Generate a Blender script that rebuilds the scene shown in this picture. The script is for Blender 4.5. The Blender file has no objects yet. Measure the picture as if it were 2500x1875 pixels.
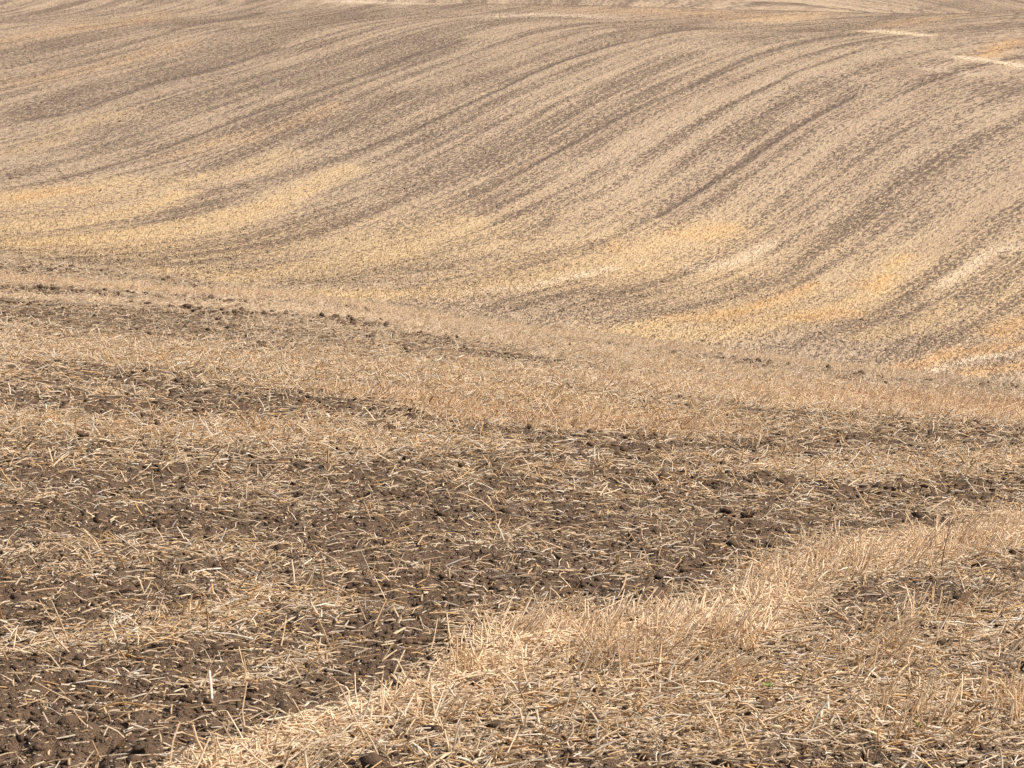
import bpy, math, numpy as np
from mathutils import Vector
R=math.radians
C=bpy.context.scene.collection
scene=bpy.context.scene
# ------------------------------------------------------------------ camera, sky, sun, exposure
CAM_H=1.65
cam=bpy.data.cameras.new('camera'); co=bpy.data.objects.new('camera',cam); C.objects.link(co)
co.location=(0,0,CAM_H); co.rotation_euler=(R(90)-math.atan((937.5-350)/5500.0),0,0)
cam.sensor_width=36; cam.lens=36*5500/2500; cam.clip_end=5000; cam.clip_start=.1
cam.dof.use_dof=True; cam.dof.focus_distance=13; cam.dof.aperture_fstop=22
scene.camera=co
SUN_EL,SUN_AZ=R(47),R(98)       # azimuth from the view direction, negative to the left
wd=bpy.data.worlds.new('World'); scene.world=wd; wd.use_nodes=True
nt=wd.node_tree; nt.nodes.clear()
sky=nt.nodes.new('ShaderNodeTexSky'); sky.sky_type='NISHITA'; sky.sun_disc=False
sky.sun_elevation=SUN_EL; sky.sun_rotation=SUN_AZ; sky.dust_density=3; sky.air_density=1.0
bg=nt.nodes.new('ShaderNodeBackground'); bg.inputs[1].default_value=.09
wo=nt.nodes.new('ShaderNodeOutputWorld')
nt.links.new(sky.outputs[0],bg.inputs[0]); nt.links.new(bg.outputs[0],wo.inputs[0])
sl=bpy.data.lights.new('sun','SUN'); sl.energy=4.8; sl.angle=R(.6); sl.color=(1,.93,.83)
so=bpy.data.objects.new('sun',sl); C.objects.link(so)
dv=Vector((math.sin(SUN_AZ)*math.cos(SUN_EL),math.cos(SUN_AZ)*math.cos(SUN_EL),math.sin(SUN_EL)))
so.rotation_euler=dv.to_track_quat('Z','Y').to_euler()
so.location=(0,0,40)
scene.view_settings.view_transform='Standard'; scene.view_settings.look='None'
scene.view_settings.exposure=0.54; scene.view_settings.gamma=1
scene.render.engine='CYCLES'
rng=np.random.default_rng(11)

# ------------------------------------------------------------------ where things lie in the field (metres, world)
# patches of bare soil, gold stubble and so on: (kind, strength, [(x, y, half width), ...])
FEATS=[
('soil',0.55,[(-58.2,259.0,4.02),(-54.35,274.95,3.35),(-49.32,283.04,4.38)]),
('soil',0.5,[(-49.35,222.97,2.87),(-43.48,225.86,2.25),(-41.96,233.31,1.44)]),
('soil',0.6,[(-48.79,216.82,3.44),(-44.34,221.16,2.88),(-40.14,230.05,1.91),(-36.61,254.62,5.4),(-27.07,284.31,5.32)]),
('soil',0.5,[(-46.78,207.76,2.63),(-42.23,210.51,1.86),(-38.15,221.75,1.55),(-33.65,230.97,2.06)]),
('line',0.8,[(-40.97,212.63,0.49),(-38.54,218.73,0.44),(-35.66,228.9,0.37),(-32.63,253.15,1.04),(-30.53,275.33,0.61)]),
('soil',0.7,[(-32.52,216.61,0.94),(-28.03,227.5,1.06),(-23.5,239.85,1.23),(-18.92,269.95,1.56)]),
('soil',0.75,[(-39.03,172.85,1.75),(-37.9,181.03,1.95),(-36.23,187.9,2.79),(-31.88,199.24,3.34),(-26.58,215.53,3.18),(-20.21,233.19,2.45),(-17.07,274.61,4.36)]),
('soil',0.6,[(-41.66,184.71,1.0),(-39.29,191.15,1.1)]),
('line',0.75,[(-37.24,174.47,0.84),(-34.3,177.74,0.54),(-30.4,192.73,0.62),(-26.61,202.32,0.7),(-22.21,215.75,0.62)]),
('soil',0.8,[(-32.55,164.94,1.92),(-28.74,170.37,1.45),(-25.79,179.07,1.28),(-22.03,187.95,1.36),(-20.15,195.5,1.39),(-16.29,207.56,2.03),(-9.72,216.11,1.74),(-3.95,236.15,2.38)]),
('soil',0.6,[(-34.42,157.95,1.95),(-28.83,162.74,1.44),(-25.98,169.2,0.88),(-23.45,177.96,0.92),(-20.04,185.2,1.1),(-15.87,195.76,1.24)]),
('soil',0.8,[(-32.83,145.07,0.74),(-31.57,150.39,0.81),(-30.45,152.99,0.75),(-28.56,161.37,0.61)]),
('soil',0.5,[(-31.44,138.82,0.78),(-29.34,144.26,0.74)]),
('line',0.9,[(-29.34,144.26,0.38),(-27.24,150.97,0.35),(-24.85,159.61,0.3),(-22.96,166.72,0.3),(-20.26,174.22,0.33),(-17.78,180.77,0.37),(-14.16,189.73,0.38),(-9.3,206.5,0.42),(-7.12,210.49,0.51),(-4.54,217.38,0.48)]),
('soil',0.6,[(-16.96,188.12,1.3),(-12.55,199.1,1.39),(-9.4,208.85,1.37),(-6.23,216.26,1.46),(-2.84,225.47,1.25),(1.78,247.46,2.75)]),
('soil',0.95,[(-26.52,126.0,0.99),(-25.07,132.69,0.97),(-22.93,139.03,0.9),(-20.32,149.07,0.67),(-18.54,160.16,0.67),(-15.98,167.83,0.88),(-12.42,175.92,0.96)]),
('soil',0.5,[(-12.42,175.92,0.99),(-9.83,181.61,1.38),(-6.65,184.36,1.69),(-3.16,188.63,1.66)]),
('soil',0.8,[(-3.16,188.63,1.32),(0.71,198.26,1.58),(6.78,211.53,1.55),(14.03,232.18,2.65),(23.88,268.44,2.3)]),
('soil',0.7,[(-25.91,114.13,0.91),(-24.52,117.43,0.79),(-23.51,120.14,0.69)]),
('soil',0.9,[(-21.96,127.42,0.91),(-20.07,134.99,0.8),(-17.89,143.08,0.83),(-14.98,150.46,0.88),(-11.95,157.25,0.85),(-7.55,167.23,0.72),(-4.75,175.41,0.66)]),
('soil',0.4,[(-17.25,158.95,2.1),(-12.25,169.61,2.04),(-7.99,176.99,2.23),(-3.11,185.24,2.19),(-0.1,192.62,2.08)]),
('line',0.9,[(-11.31,159.93,0.29),(-7.59,168.12,0.25),(-3.73,178.26,0.25),(-0.7,185.87,0.26),(3.62,199.13,0.35),(8.4,209.4,0.47),(13.39,218.86,0.5),(20.2,240.6,1.36)]),
('soil',0.8,[(-20.47,99.65,1.34),(-18.14,101.92,0.92),(-15.79,108.56,0.7),(-14.03,116.66,0.5)]),
('soil',0.4,[(-24.01,105.7,2.35),(-21.15,105.8,2.15),(-18.73,108.51,1.63)]),
('soil',1.0,[(-14.03,118.8,0.96),(-12.53,125.45,0.91),(-10.44,131.94,0.82),(-8.12,140.33,0.71),(-6.56,144.76,0.67),(-4.67,151.67,0.68),(-2.82,155.7,0.8),(-1.13,159.72,0.74)]),
('soil',0.7,[(-7.66,145.69,1.26),(-5.28,153.59,1.5),(-2.02,159.34,1.48),(0.3,165.99,1.14)]),
('soil',0.6,[(-1.13,159.72,0.48),(1.52,168.29,0.46),(4.15,176.89,0.59),(8.4,186.37,0.73),(12.42,196.93,0.88),(16.64,205.37,1.12)]),
('soil',0.5,[(-12.02,142.88,0.42),(-9.91,150.31,0.43),(-6.61,159.66,0.46),(-4.46,164.32,0.53),(0.0,172.89,0.53)]),
('soil',0.7,[(-17.2,115.48,0.71),(-15.95,120.31,0.59),(-14.65,126.06,0.52),(-12.72,133.05,0.51),(-9.98,140.83,0.51),(-6.73,148.6,0.48)]),
('line',0.9,[(1.43,158.42,0.22),(2.97,162.66,0.22),(6.5,171.25,0.23),(7.89,174.67,0.26),(10.65,180.48,0.29),(14.66,188.66,0.32),(17.61,195.46,0.32),(21.29,203.88,0.43),(23.92,207.93,0.56),(28.08,215.26,0.86),(33.55,222.57,1.44)]),
('soil',0.45,[(-7.19,132.05,0.45),(-4.88,139.44,0.4),(-2.01,147.79,0.35),(0.0,154.63,0.3)]),
('brown',0.8,[(-1.82,143.72,0.56),(2.55,160.22,0.58),(6.84,169.64,0.77),(13.3,182.4,1.0),(16.9,187.4,0.96),(22.76,200.61,0.96)]),
('soil',0.9,[(0.27,132.73,0.59),(3.22,143.12,0.51),(5.58,150.21,0.48),(7.68,157.11,0.42)]),
('soil',0.5,[(7.68,157.11,0.48),(10.45,165.14,0.47),(13.45,173.2,0.56),(17.38,181.74,0.69)]),
('line',0.8,[(13.45,173.2,0.18),(17.38,181.74,0.21),(22.14,190.98,0.24),(24.06,195.23,0.3),(27.02,199.48,0.36),(31.08,206.02,0.41)]),
('soil',0.9,[(-9.12,102.23,0.92),(-7.88,105.6,1.01),(-6.42,110.56,0.98),(-4.85,115.85,0.86),(-3.07,122.35,0.71)]),
('soil',0.55,[(-9.46,48.65,1.37),(-8.5,50.52,1.57),(-7.5,52.81,1.91)]),
('soil',0.7,[(-9.03,99.19,1.13),(-7.28,99.94,0.96),(-5.51,101.95,0.7),(-3.67,106.05,0.7),(-1.87,110.78,0.65)]),
('soil',0.7,[(-0.56,123.63,1.13),(1.15,126.57,1.01),(3.57,130.99,0.81),(5.67,135.67,0.65)]),
('soil',0.45,[(-4.52,99.18,1.85),(-0.91,99.74,1.21),(2.93,107.34,1.35),(5.95,112.24,1.51)]),
('line',0.95,[(9.24,145.99,0.22),(11.66,152.47,0.2),(14.56,159.88,0.22),(16.49,163.58,0.24),(20.05,171.16,0.24),(22.99,176.79,0.28),(25.65,181.53,0.31),(27.69,185.19,0.32)]),
('soil',0.55,[(7.53,143.0,0.76),(11.28,155.63,0.82),(16.7,167.9,0.94),(22.88,181.08,1.23),(27.5,188.29,1.61)]),
('brown',0.7,[(10.68,147.23,0.56),(12.03,150.79,0.6),(17.05,162.4,0.57),(21.79,172.22,0.69),(28.07,183.0,0.83)]),
('brown',0.6,[(11.73,162.05,0.46),(17.16,172.72,0.44),(22.61,184.28,0.48)]),
('soil',1.0,[(4.43,110.49,0.72),(5.13,112.67,0.63),(7.49,121.07,0.53),(10.91,132.46,0.44),(14.64,142.47,0.36),(17.28,150.26,0.29)]),
('soil',0.55,[(17.28,150.26,0.47),(20.31,157.68,0.49),(24.28,165.71,0.54),(30.48,177.69,0.63),(37.68,190.0,0.77)]),
('soil',0.5,[(13.09,144.25,0.69),(14.77,140.2,1.38),(17.77,146.14,0.49)]),
('soil',0.8,[(4.52,99.21,0.74),(6.52,102.24,0.65),(8.43,107.38,0.58),(10.76,115.8,0.46),(12.69,123.19,0.35)]),
('soil',0.95,[(12.69,123.19,0.49),(15.68,131.2,0.37),(18.98,139.85,0.31),(22.59,148.54,0.33),(26.03,154.74,0.36)]),
('soil',0.6,[(26.03,154.74,0.26),(30.93,163.38,0.25),(35.92,172.22,0.25),(40.86,181.09,0.26)]),
('soil',0.95,[(11.38,98.31,0.68),(13.13,101.34,0.54),(16.16,109.39,0.63),(20.83,123.19,0.48),(24.57,132.66,0.44),(27.41,138.82,0.43)]),
('soil',0.5,[(27.41,138.82,0.44),(31.56,147.33,0.37),(34.92,154.08,0.35)]),
('soil',0.55,[(15.48,97.43,0.88),(18.42,102.96,0.77),(23.45,115.97,0.75),(27.53,127.02,0.5)]),
('soil',0.4,[(18.58,101.78,1.96),(21.06,100.26,1.76)]),
('soil',0.5,[(9.98,221.93,0.78),(14.73,240.98,2.14)]),
('soil',0.8,[(30.61,230.64,3.78),(37.84,244.72,4.9),(42.54,255.01,1.52),(57.48,321.19,0.79),(65.73,335.74,2.51)]),
('soil',0.9,[(46.82,222.5,1.26),(51.14,233.18,0.3),(73.26,326.18,0.14)]),
('soil',0.7,[(21.04,216.6,1.53),(25.25,222.81,2.11),(30.13,231.08,3.27)]),
('soil',0.55,[(31.88,208.41,2.2),(40.72,215.57,2.55),(51.1,227.39,2.74)]),
('brown',0.8,[(31.35,197.77,1.26),(32.9,195.27,1.22),(34.6,192.76,1.17)]),
('brown',0.8,[(35.57,193.53,1.34),(37.68,190.0,1.52),(39.87,189.04,1.77)]),
('brown',0.7,[(36.26,162.83,0.65),(33.52,157.13,0.63),(29.7,148.75,0.67),(26.2,141.32,0.78)]),
('brown',0.5,[(25.89,172.61,0.61),(30.26,180.27,0.69),(33.84,185.73,0.79)]),
('brown',0.5,[(16.26,142.09,0.46),(21.17,155.7,0.47),(25.94,164.77,0.57)]),
('brown',0.4,[(24.11,147.6,0.66),(30.56,160.73,0.64),(37.46,172.75,0.72)]),
('brown',0.5,[(-12.31,170.41,0.51),(-8.36,185.54,0.72),(-1.83,203.44,1.01),(3.91,217.54,1.21)]),
('brown',0.4,[(11.78,262.19,5.76),(20.3,250.89,2.71),(22.78,211.0,0.5)]),
('brown',0.5,[(14.04,222.98,1.15),(26.71,270.25,1.82),(43.1,319.91,1.27)]),
('brown',0.6,[(43.79,231.99,2.96),(50.3,243.38,0.73),(72.07,334.35,0.21)]),
('gold',0.9,[(-29.96,132.2,1.38),(-29.1,135.86,1.8),(-26.61,139.89,1.73),(-24.91,144.79,1.39)]),
('orange',0.7,[(-29.46,134.34,0.66),(-28.83,137.14,0.71),(-28.03,139.39,0.78)]),
('gold',0.6,[(-29.08,128.26,1.91),(-25.59,134.42,1.46),(-22.17,143.97,1.33),(-18.03,150.89,1.12),(-15.83,159.1,0.78)]),
('gold',0.9,[(-25.76,119.23,1.12),(-24.29,123.93,0.95),(-22.01,131.9,0.73),(-19.74,141.44,0.6)]),
('gold',1.0,[(-25.18,110.9,2.68),(-21.99,115.32,1.76),(-19.09,124.73,1.07),(-15.37,137.42,0.77),(-12.87,147.41,0.69),(-10.85,153.67,0.72)]),
('gold',0.6,[(-27.32,120.43,0.85),(-25.49,124.3,0.75)]),
('gold',0.9,[(-14.19,101.28,1.83),(-11.02,106.27,1.63),(-8.41,115.6,1.14),(-5.7,125.49,0.87)]),
('gold',0.8,[(-8.41,115.6,1.17),(-6.2,124.59,0.89),(-4.43,132.7,0.86),(-2.5,137.64,1.0)]),
('gold',1.0,[(-8.68,97.28,1.16),(-3.46,103.31,0.87),(1.9,118.69,0.72),(6.39,131.18,0.57),(9.82,138.61,0.62),(13.04,143.62,0.64)]),
('gold',0.9,[(4.62,126.96,1.04),(9.82,140.05,0.95),(13.67,144.53,1.29)]),
('orange',0.6,[(11.3,141.46,0.93),(12.73,143.1,0.8),(14.25,145.39,0.69)]),
('gold',1.0,[(3.31,95.51,0.92),(5.56,98.29,0.73),(9.08,104.68,0.71),(14.31,119.58,0.58),(17.52,128.88,0.41)]),
('orange',0.8,[(12.37,115.04,0.35),(14.5,122.48,0.32),(16.66,128.97,0.28)]),
('orange',0.6,[(8.33,103.81,0.54),(10.73,109.06,0.61),(12.12,112.75,0.52)]),
('gold',1.0,[(6.17,96.66,1.04),(8.85,99.83,0.83),(11.77,105.45,0.85),(17.14,118.78,0.67),(21.65,131.46,0.39),(24.82,140.37,0.31)]),
('orange',0.8,[(14.41,111.33,0.69),(16.45,115.74,0.67),(17.62,117.91,0.7)]),
('orange',0.8,[(20.26,129.44,0.62),(21.57,131.7,0.49),(22.71,134.23,0.38)]),
('orange',0.5,[(23.45,137.2,0.3),(25.13,141.12,0.27)]),
('gold',0.8,[(15.75,104.02,0.48),(18.3,110.27,0.59),(21.83,118.59,0.47),(24.9,126.56,0.33)]),
('gold',0.5,[(-0.2,109.67,0.89),(5.74,126.33,0.7),(8.9,132.36,0.75)]),
('orange',0.5,[(5.54,132.62,0.39),(6.69,136.43,0.35)]),
('orange',0.9,[(15.69,95.43,0.46),(18.33,99.38,0.4),(21.24,104.8,0.58),(25.43,111.48,0.64)]),
('orange',0.9,[(19.66,97.0,0.4),(21.46,99.52,0.41),(23.33,102.19,0.48)]),
('orange',0.9,[(24.3,113.88,0.73),(26.36,118.5,0.58),(27.87,122.34,0.44)]),
('pale',0.8,[(17.37,96.02,0.22),(19.62,99.46,0.19),(21.87,103.79,0.23),(25.05,109.78,0.25)]),
('pale',0.6,[(-2.29,104.81,0.6),(1.03,113.25,0.58),(5.26,125.85,0.4)]),
('pale',0.5,[(10.38,129.78,0.79),(13.56,135.67,0.62),(16.8,142.3,0.5)]),
('pale',0.5,[(25.11,131.41,0.43),(29.65,141.85,0.52),(32.77,144.33,0.95)]),
('pale',1.0,[(35.89,226.0,1.53),(37.82,221.36,1.17),(39.54,217.63,1.01)]),
('gold',0.7,[(35.89,226.0,1.53),(37.82,221.36,1.17),(39.54,217.63,1.01)]),
('pale',1.0,[(39.78,200.83,0.7),(41.55,198.91,0.61),(43.56,195.8,0.53)]),
('gold',0.7,[(39.78,200.83,0.7),(41.55,198.91,0.61),(43.56,195.8,0.53)]),
('orange',0.8,[(41.87,201.49,0.64),(44.61,206.55,0.85),(47.45,210.98,1.1)]),
('orange',0.5,[(39.53,236.4,2.18),(45.71,249.33,2.6)]),
('pale',0.5,[(35.92,195.84,0.74),(38.58,193.04,0.69)]),
('pale',0.9,[(-21.43,305.89,3.95),(-17.5,304.47,4.81),(-13.54,301.57,5.42)]),
('pale',0.7,[(-3.15,250.39,2.37),(1.41,260.73,3.11),(7.03,260.61,4.04)]),
('orange',0.4,[(-50.56,224.8,1.73),(-47.87,231.43,1.78),(-42.59,249.39,2.43),(-42.42,277.77,1.12)]),
('orange',0.35,[(-41.95,195.55,1.35),(-35.75,208.96,1.23),(-31.91,221.7,1.09)]),
('orange',0.4,[(-20.32,162.92,0.79),(-16.94,170.52,0.68),(-14.47,178.24,0.63)]),
('orange',0.35,[(-24.04,156.34,0.89),(-20.64,165.49,0.8)]),
('gold',0.4,[(-35.75,158.13,1.47),(-33.9,163.08,1.06),(-32.58,171.77,1.29),(-29.1,175.18,1.95)]),
('orange',0.4,[(14.79,274.46,5.87),(22.38,276.78,6),(29.22,270.94,4.63)]),
('gold',0.5,[(28.36,263.0,2.73),(36.8,276.7,1.67),(47.16,316.2,0.48)]),
('orange',0.35,[(-9.07,39.89,0.9),(-8.3,41.28,1.18),(-7.12,42.3,1.02),(-5.94,46.09,0.8),(-4.5,54.92,1.42)]),
('stub',0.8,[(-9.07,39.89,0.9),(-8.3,41.28,1.18),(-7.12,42.3,1.02),(-5.94,46.09,0.8),(-4.5,54.92,1.42)]),
('orange',0.25,[(-4.5,54.92,1.45),(-2.2,48.19,1.44),(0.0,45.36,2.4),(1.99,43.62,2.89)]),
('stub',0.6,[(-4.5,54.92,1.58),(-2.2,48.19,1.59),(0.0,45.36,2.65),(1.99,43.62,4.0),(5.24,44.12,3.36),(6.16,35.49,0.81)]),
('soil',0.7,[(-8.37,36.77,0.81),(-7.73,37.18,0.85),(-7.17,37.53,0.88)]),
('line',0.9,[(-6.83,39.81,0.58),(-6.14,40.63,0.66),(-5.57,41.13,0.74)]),
('soil',0.6,[(-7.39,32.48,0.62),(-6.92,33.05,0.64)]),
('line',1.0,[(-7.37,32.37,0.51),(-6.63,32.94,0.59),(-5.58,33.1,0.51),(-4.73,34.87,0.44),(-3.09,37.63,0.58)]),
('line',0.7,[(-3.09,37.63,0.32),(-1.56,34.13,0.23),(-0.67,30.56,0.14)]),
('line',0.9,[(-0.27,29.5,0.29),(0.43,27.93,0.37),(1.13,27.37,0.5),(1.92,26.6,0.48)]),
('pale',0.6,[(-7.82,34.37,1.03),(-6.72,35.14,0.92),(-5.16,37.75,0.89),(-3.42,41.66,2.02),(-1.82,39.91,1.42)]),
('soil',0.45,[(-6.66,29.24,0.83),(-5.81,30.37,1.16),(-4.94,30.12,1.11)]),
('soil',0.4,[(-5.65,28.05,0.77),(-4.26,28.6,0.63),(-3.54,30.6,0.85),(-2.68,29.93,0.73)]),
('brown',0.5,[(-5.65,28.05,1.18),(-4.26,28.6,0.97),(-3.54,30.6,1.29),(-2.68,29.93,1.12)]),
('soil',0.5,[(0.0,23.0,0.57),(0.81,22.22,0.4),(1.33,20.68,0.24)]),
('soil',0.7,[(-4.24,21.1,0.68),(-3.37,20.49,0.55),(-2.68,19.52,0.4)]),
('soil',0.8,[(-3.9,17.06,0.8),(-3.29,17.11,0.81),(-2.72,17.38,0.6),(-2.33,18.41,0.45)]),
('soil',0.75,[(-2.49,14.48,0.32),(-2.15,14.67,0.33),(-1.87,14.76,0.32),(-1.49,14.48,0.25)]),
('soil',0.95,[(-1.99,19.12,0.45),(-1.54,18.7,0.56),(-0.99,18.64,0.5),(-0.53,17.94,0.32)]),
('soil',0.6,[(-2.99,13.01,0.41),(-2.44,13.26,0.42),(-1.82,13.55,0.46),(-1.0,13.59,0.46)]),
('soil',0.9,[(-2.59,11.25,0.49),(-2.29,11.33,0.49),(-1.98,11.32,0.46),(-1.65,11.2,0.43)]),
('soil',0.6,[(-1.65,11.2,0.52),(-1.12,11.09,0.48),(-0.55,11.93,0.26),(0.0,13.94,0.23)]),
('soil',0.7,[(-0.99,13.48,0.21),(-0.55,14.91,0.26),(0.0,16.24,0.53),(0.76,16.53,0.81)]),
('soil',1.0,[(0.48,17.4,0.56),(1.08,16.9,0.64),(1.55,16.95,0.52),(2.4,17.85,0.42),(3.55,19.35,0.41),(4.92,21.46,0.45)]),
('soil',0.5,[(0.64,14.01,0.56),(1.16,14.01,0.49),(1.73,14.52,0.41)]),
('soil',0.6,[(0.93,12.68,0.34),(1.28,12.63,0.19),(1.9,13.79,0.22),(2.78,14.42,0.32),(3.41,14.83,0.34)]),
('soil',0.9,[(-0.27,8.71,0.11),(0.0,9.35,0.14),(0.27,9.69,0.18),(0.56,10.11,0.18),(0.88,10.58,0.13),(1.3,11.79,0.11)]),
('soil',0.8,[(-2.01,8.71,0.54),(-1.74,8.97,0.56),(-1.42,9.26,0.58)]),
('soil',0.9,[(-1.65,7.13,0.44),(-1.29,7.33,0.42),(-0.93,7.68,0.39),(-0.53,8.14,0.35),(-0.32,8.61,0.28)]),
('soil',0.8,[(-1.5,6.43,0.28),(-1.2,6.44,0.28),(-0.97,6.53,0.28)]),
('soil',0.6,[(-1.02,10.05,0.41),(-0.64,9.93,0.43),(-0.28,10.28,0.34)]),
('nosoil',0.6,[(-1.75,8.09,0.17),(-1.55,8.38,0.16),(-1.38,8.78,0.17),(-1.16,9.13,0.3),(-0.82,8.84,0.2)]),
('nosoil',0.6,[(-1.02,7.32,0.08),(-0.89,7.62,0.07),(-0.81,8.0,0.05)]),
('nosoil',0.35,[(-2.26,9.79,0.39),(-1.78,10.18,0.46),(-1.21,10.11,0.44)]),
('soil',0.95,[(1.74,9.52,0.13),(1.97,9.95,0.36),(2.08,9.71,0.28)]),
('soil',0.6,[(1.23,9.38,0.26),(1.42,9.23,0.26)]),
('soil',0.6,[(0.31,7.16,0.11),(0.46,7.02,0.11)]),
('soil',0.7,[(0.86,8.01,0.18),(1.05,7.94,0.18)]),
('soil',0.6,[(0.12,6.58,0.18),(0.31,6.67,0.18),(0.5,6.76,0.18)]),
('soil',0.5,[(1.59,7.18,0.17),(1.66,7.14,0.17)]),
('nosoil',1.0,[(-0.81,6.27,0.17),(-0.55,6.51,0.17),(-0.26,6.88,0.13),(0.0,7.48,0.1),(0.23,8.24,0.13),(0.57,8.83,0.19),(0.97,9.51,0.18),(1.46,10.57,0.21),(2.0,11.42,0.29),(2.93,12.73,0.35)]),
('nosoil',0.35,[(0.06,6.78,0.4),(0.64,7.61,0.47),(1.34,8.51,0.55),(2.23,9.65,0.61)]),
('nosoil',0.5,[(0.58,6.99,0.47),(1.31,7.43,0.47),(1.82,7.86,0.45)]),
('nosoil',0.8,[(-3.23,23.58,1.36),(-1.94,23.63,1.35),(-0.63,22.99,0.89),(0.57,20.81,0.58)]),
('nosoil',0.8,[(0.0,36.29,1.67),(1.5,32.83,1.42),(2.9,28.82,1.31),(4.14,26.66,2.28),(6.27,27.42,2.38)]),
('nosoil',0.5,[(-3.5,15.28,0.74),(-2.74,15.73,0.8),(-1.62,16.08,0.87),(-0.73,15.97,0.85)]),
('nosoil',0.5,[(1.83,15.34,0.68),(2.76,15.83,0.52),(4.02,17.51,0.47)]),
('nosoil',0.8,[(-5.19,22.72,0.87),(-4.05,23.34,0.97),(-2.78,23.38,1.0)]),
('stub',1.0,[(-0.1,7.46,0.1),(0.13,8.07,0.15),(0.39,8.36,0.21),(0.63,8.67,0.21)]),
('stub',0.7,[(0.64,8.85,0.13),(0.88,9.29,0.12),(1.15,9.88,0.15),(1.47,10.32,0.2)]),
('stub',0.9,[(1.61,10.74,0.26),(1.95,11.12,0.21),(2.36,11.85,0.18),(2.83,12.69,0.19)]),
('stub',0.35,[(0.65,7.75,0.21),(1.18,8.47,0.27),(1.74,8.94,0.28),(2.23,9.65,0.24)]),
('stub',0.4,[(-0.65,6.37,0.16),(-0.43,6.63,0.18),(-0.19,6.84,0.2)]),
('stub',0.4,[(1.51,7.41,0.22),(1.79,7.72,0.23)]),
('stub',0.7,[(-1.15,20.34,0.63),(-0.72,19.69,0.52),(-0.42,18.99,0.46),(0.0,18.23,0.48)]),
('orange',0.4,[(-1.15,20.34,0.71),(-0.72,19.69,0.59),(-0.42,18.99,0.52),(0.0,18.23,0.55)]),
('stub',0.6,[(0.0,19.09,0.52),(0.57,18.23,0.7),(1.14,18.23,0.87)]),
('orange',0.35,[(0.0,19.09,0.52),(0.57,18.23,0.7),(1.14,18.23,0.87)]),
('stub',0.9,[(2.03,24.66,1.46),(2.66,24.27,1.38),(3.2,23.79,1.45),(4.34,23.33,1.53)]),
('pale',0.5,[(2.03,24.66,1.59),(2.66,24.27,1.51),(3.2,23.79,1.58),(4.34,23.33,1.67)]),
('stub',1.0,[(4.02,24.38,1.54),(4.78,24.39,1.54),(5.62,24.57,1.55)]),
('orange',0.7,[(4.76,24.74,1.67),(5.19,24.66,1.69),(5.62,24.57,1.71)]),
('gold',0.5,[(3.22,23.47,1.19),(3.91,23.75,1.27),(4.61,23.97,1.35)]),
('stub',0.5,[(-1.13,24.66,1.11),(0.23,24.78,1.17),(1.59,24.91,1.24)]),
('gold',0.6,[(0.0,21.71,0.61),(0.56,20.54,0.7),(1.1,19.97,0.87)]),
('gold',0.2,[(-0.1,7.46,0.1),(0.23,8.24,0.14),(0.75,9.06,0.14),(1.22,10.13,0.13)]),
('pale',1.0,[(-0.75,6.23,0.11),(-0.66,6.44,0.13),(-0.1,7.46,0.14),(0.23,8.24,0.17),(0.75,9.06,0.18),(1.22,10.13,0.16)]),
('pale',1.0,[(1.58,10.74,0.19),(2.32,12.0,0.23),(2.98,12.93,0.28)]),
]
CLODS=[(-0.136, 7.542, 0.08), (-1.068, 6.374, 0.093), (-0.99, 6.49, 0.059), (0.262, 7.044, 0.109), (0.589, 7.006, 0.061), (-2.453, 15.068, 0.126), (1.203, 12.452, 0.14), (1.307, 12.35, 0.112), (1.969, 9.819, 0.107), (1.809, 9.405, 0.075), (2.043, 9.568, 0.077), (0.699, 9.219, 0.06), (-1.801, 14.222, 0.103), (-1.546, 14.581, 0.117), (-0.94, 10.861, 0.047), (-0.566, 10.412, 0.057), (1.017, 7.892, 0.063), (0.877, 7.893, 0.072), (1.319, 8.224, 0.054), (-1.528, 9.192, 0.067), (1.039, 20.125, 0.088), (0.862, 23.81, 0.095), (1.244, 13.008, 0.061), (0.332, 12.789, 0.06), (1.256, 13.89, 0.066), (-2.851, 14.808, 0.118), (-1.098, 18.177, 0.119), (-1.459, 7.35, 0.061), (-0.952, 9.374, 0.068), (1.421, 8.384, 0.046), (0.172, 6.591, 0.072), (-3.228, 14.798, 0.108)]
TUFTS=[(0.594, 7.75, 0.223, 0.138, 34), (0.086, 7.139, 0.208, -0.056, 40), (1.699, 7.445, 0.016, 0.119, 26), (1.447, 8.784, 0.195, 0.077, 26), (0.182, 8.542, -0.036, 0.121, 8), (0.47, 8.129, -0.003, 0.163, 60), (0.86, 9.462, -0.012, 0.107, 10), (-2.326, 14.362, 0.013, 0.141, 9), (-0.145, 6.483, 0.024, 0.077, 16), (-0.6, 6.381, 0.064, 0.093, 18), (2.024, 16.413, 0.0, 0.093, 14), (1.705, 10.747, 0.02, 0.18, 24), (2.342, 11.766, 0.15, 0.182, 24), (0.28, 7.951, 0.087, 0.116, 40), (1.008, 9.575, 0.052, 0.131, 22)]
WEEDS=[(2.099, 10.858)]
SEEDLINGS=[(0.883, 7.59), (1.328, 7.179)]
EARS=[(-0.445, 8.339)]
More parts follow.
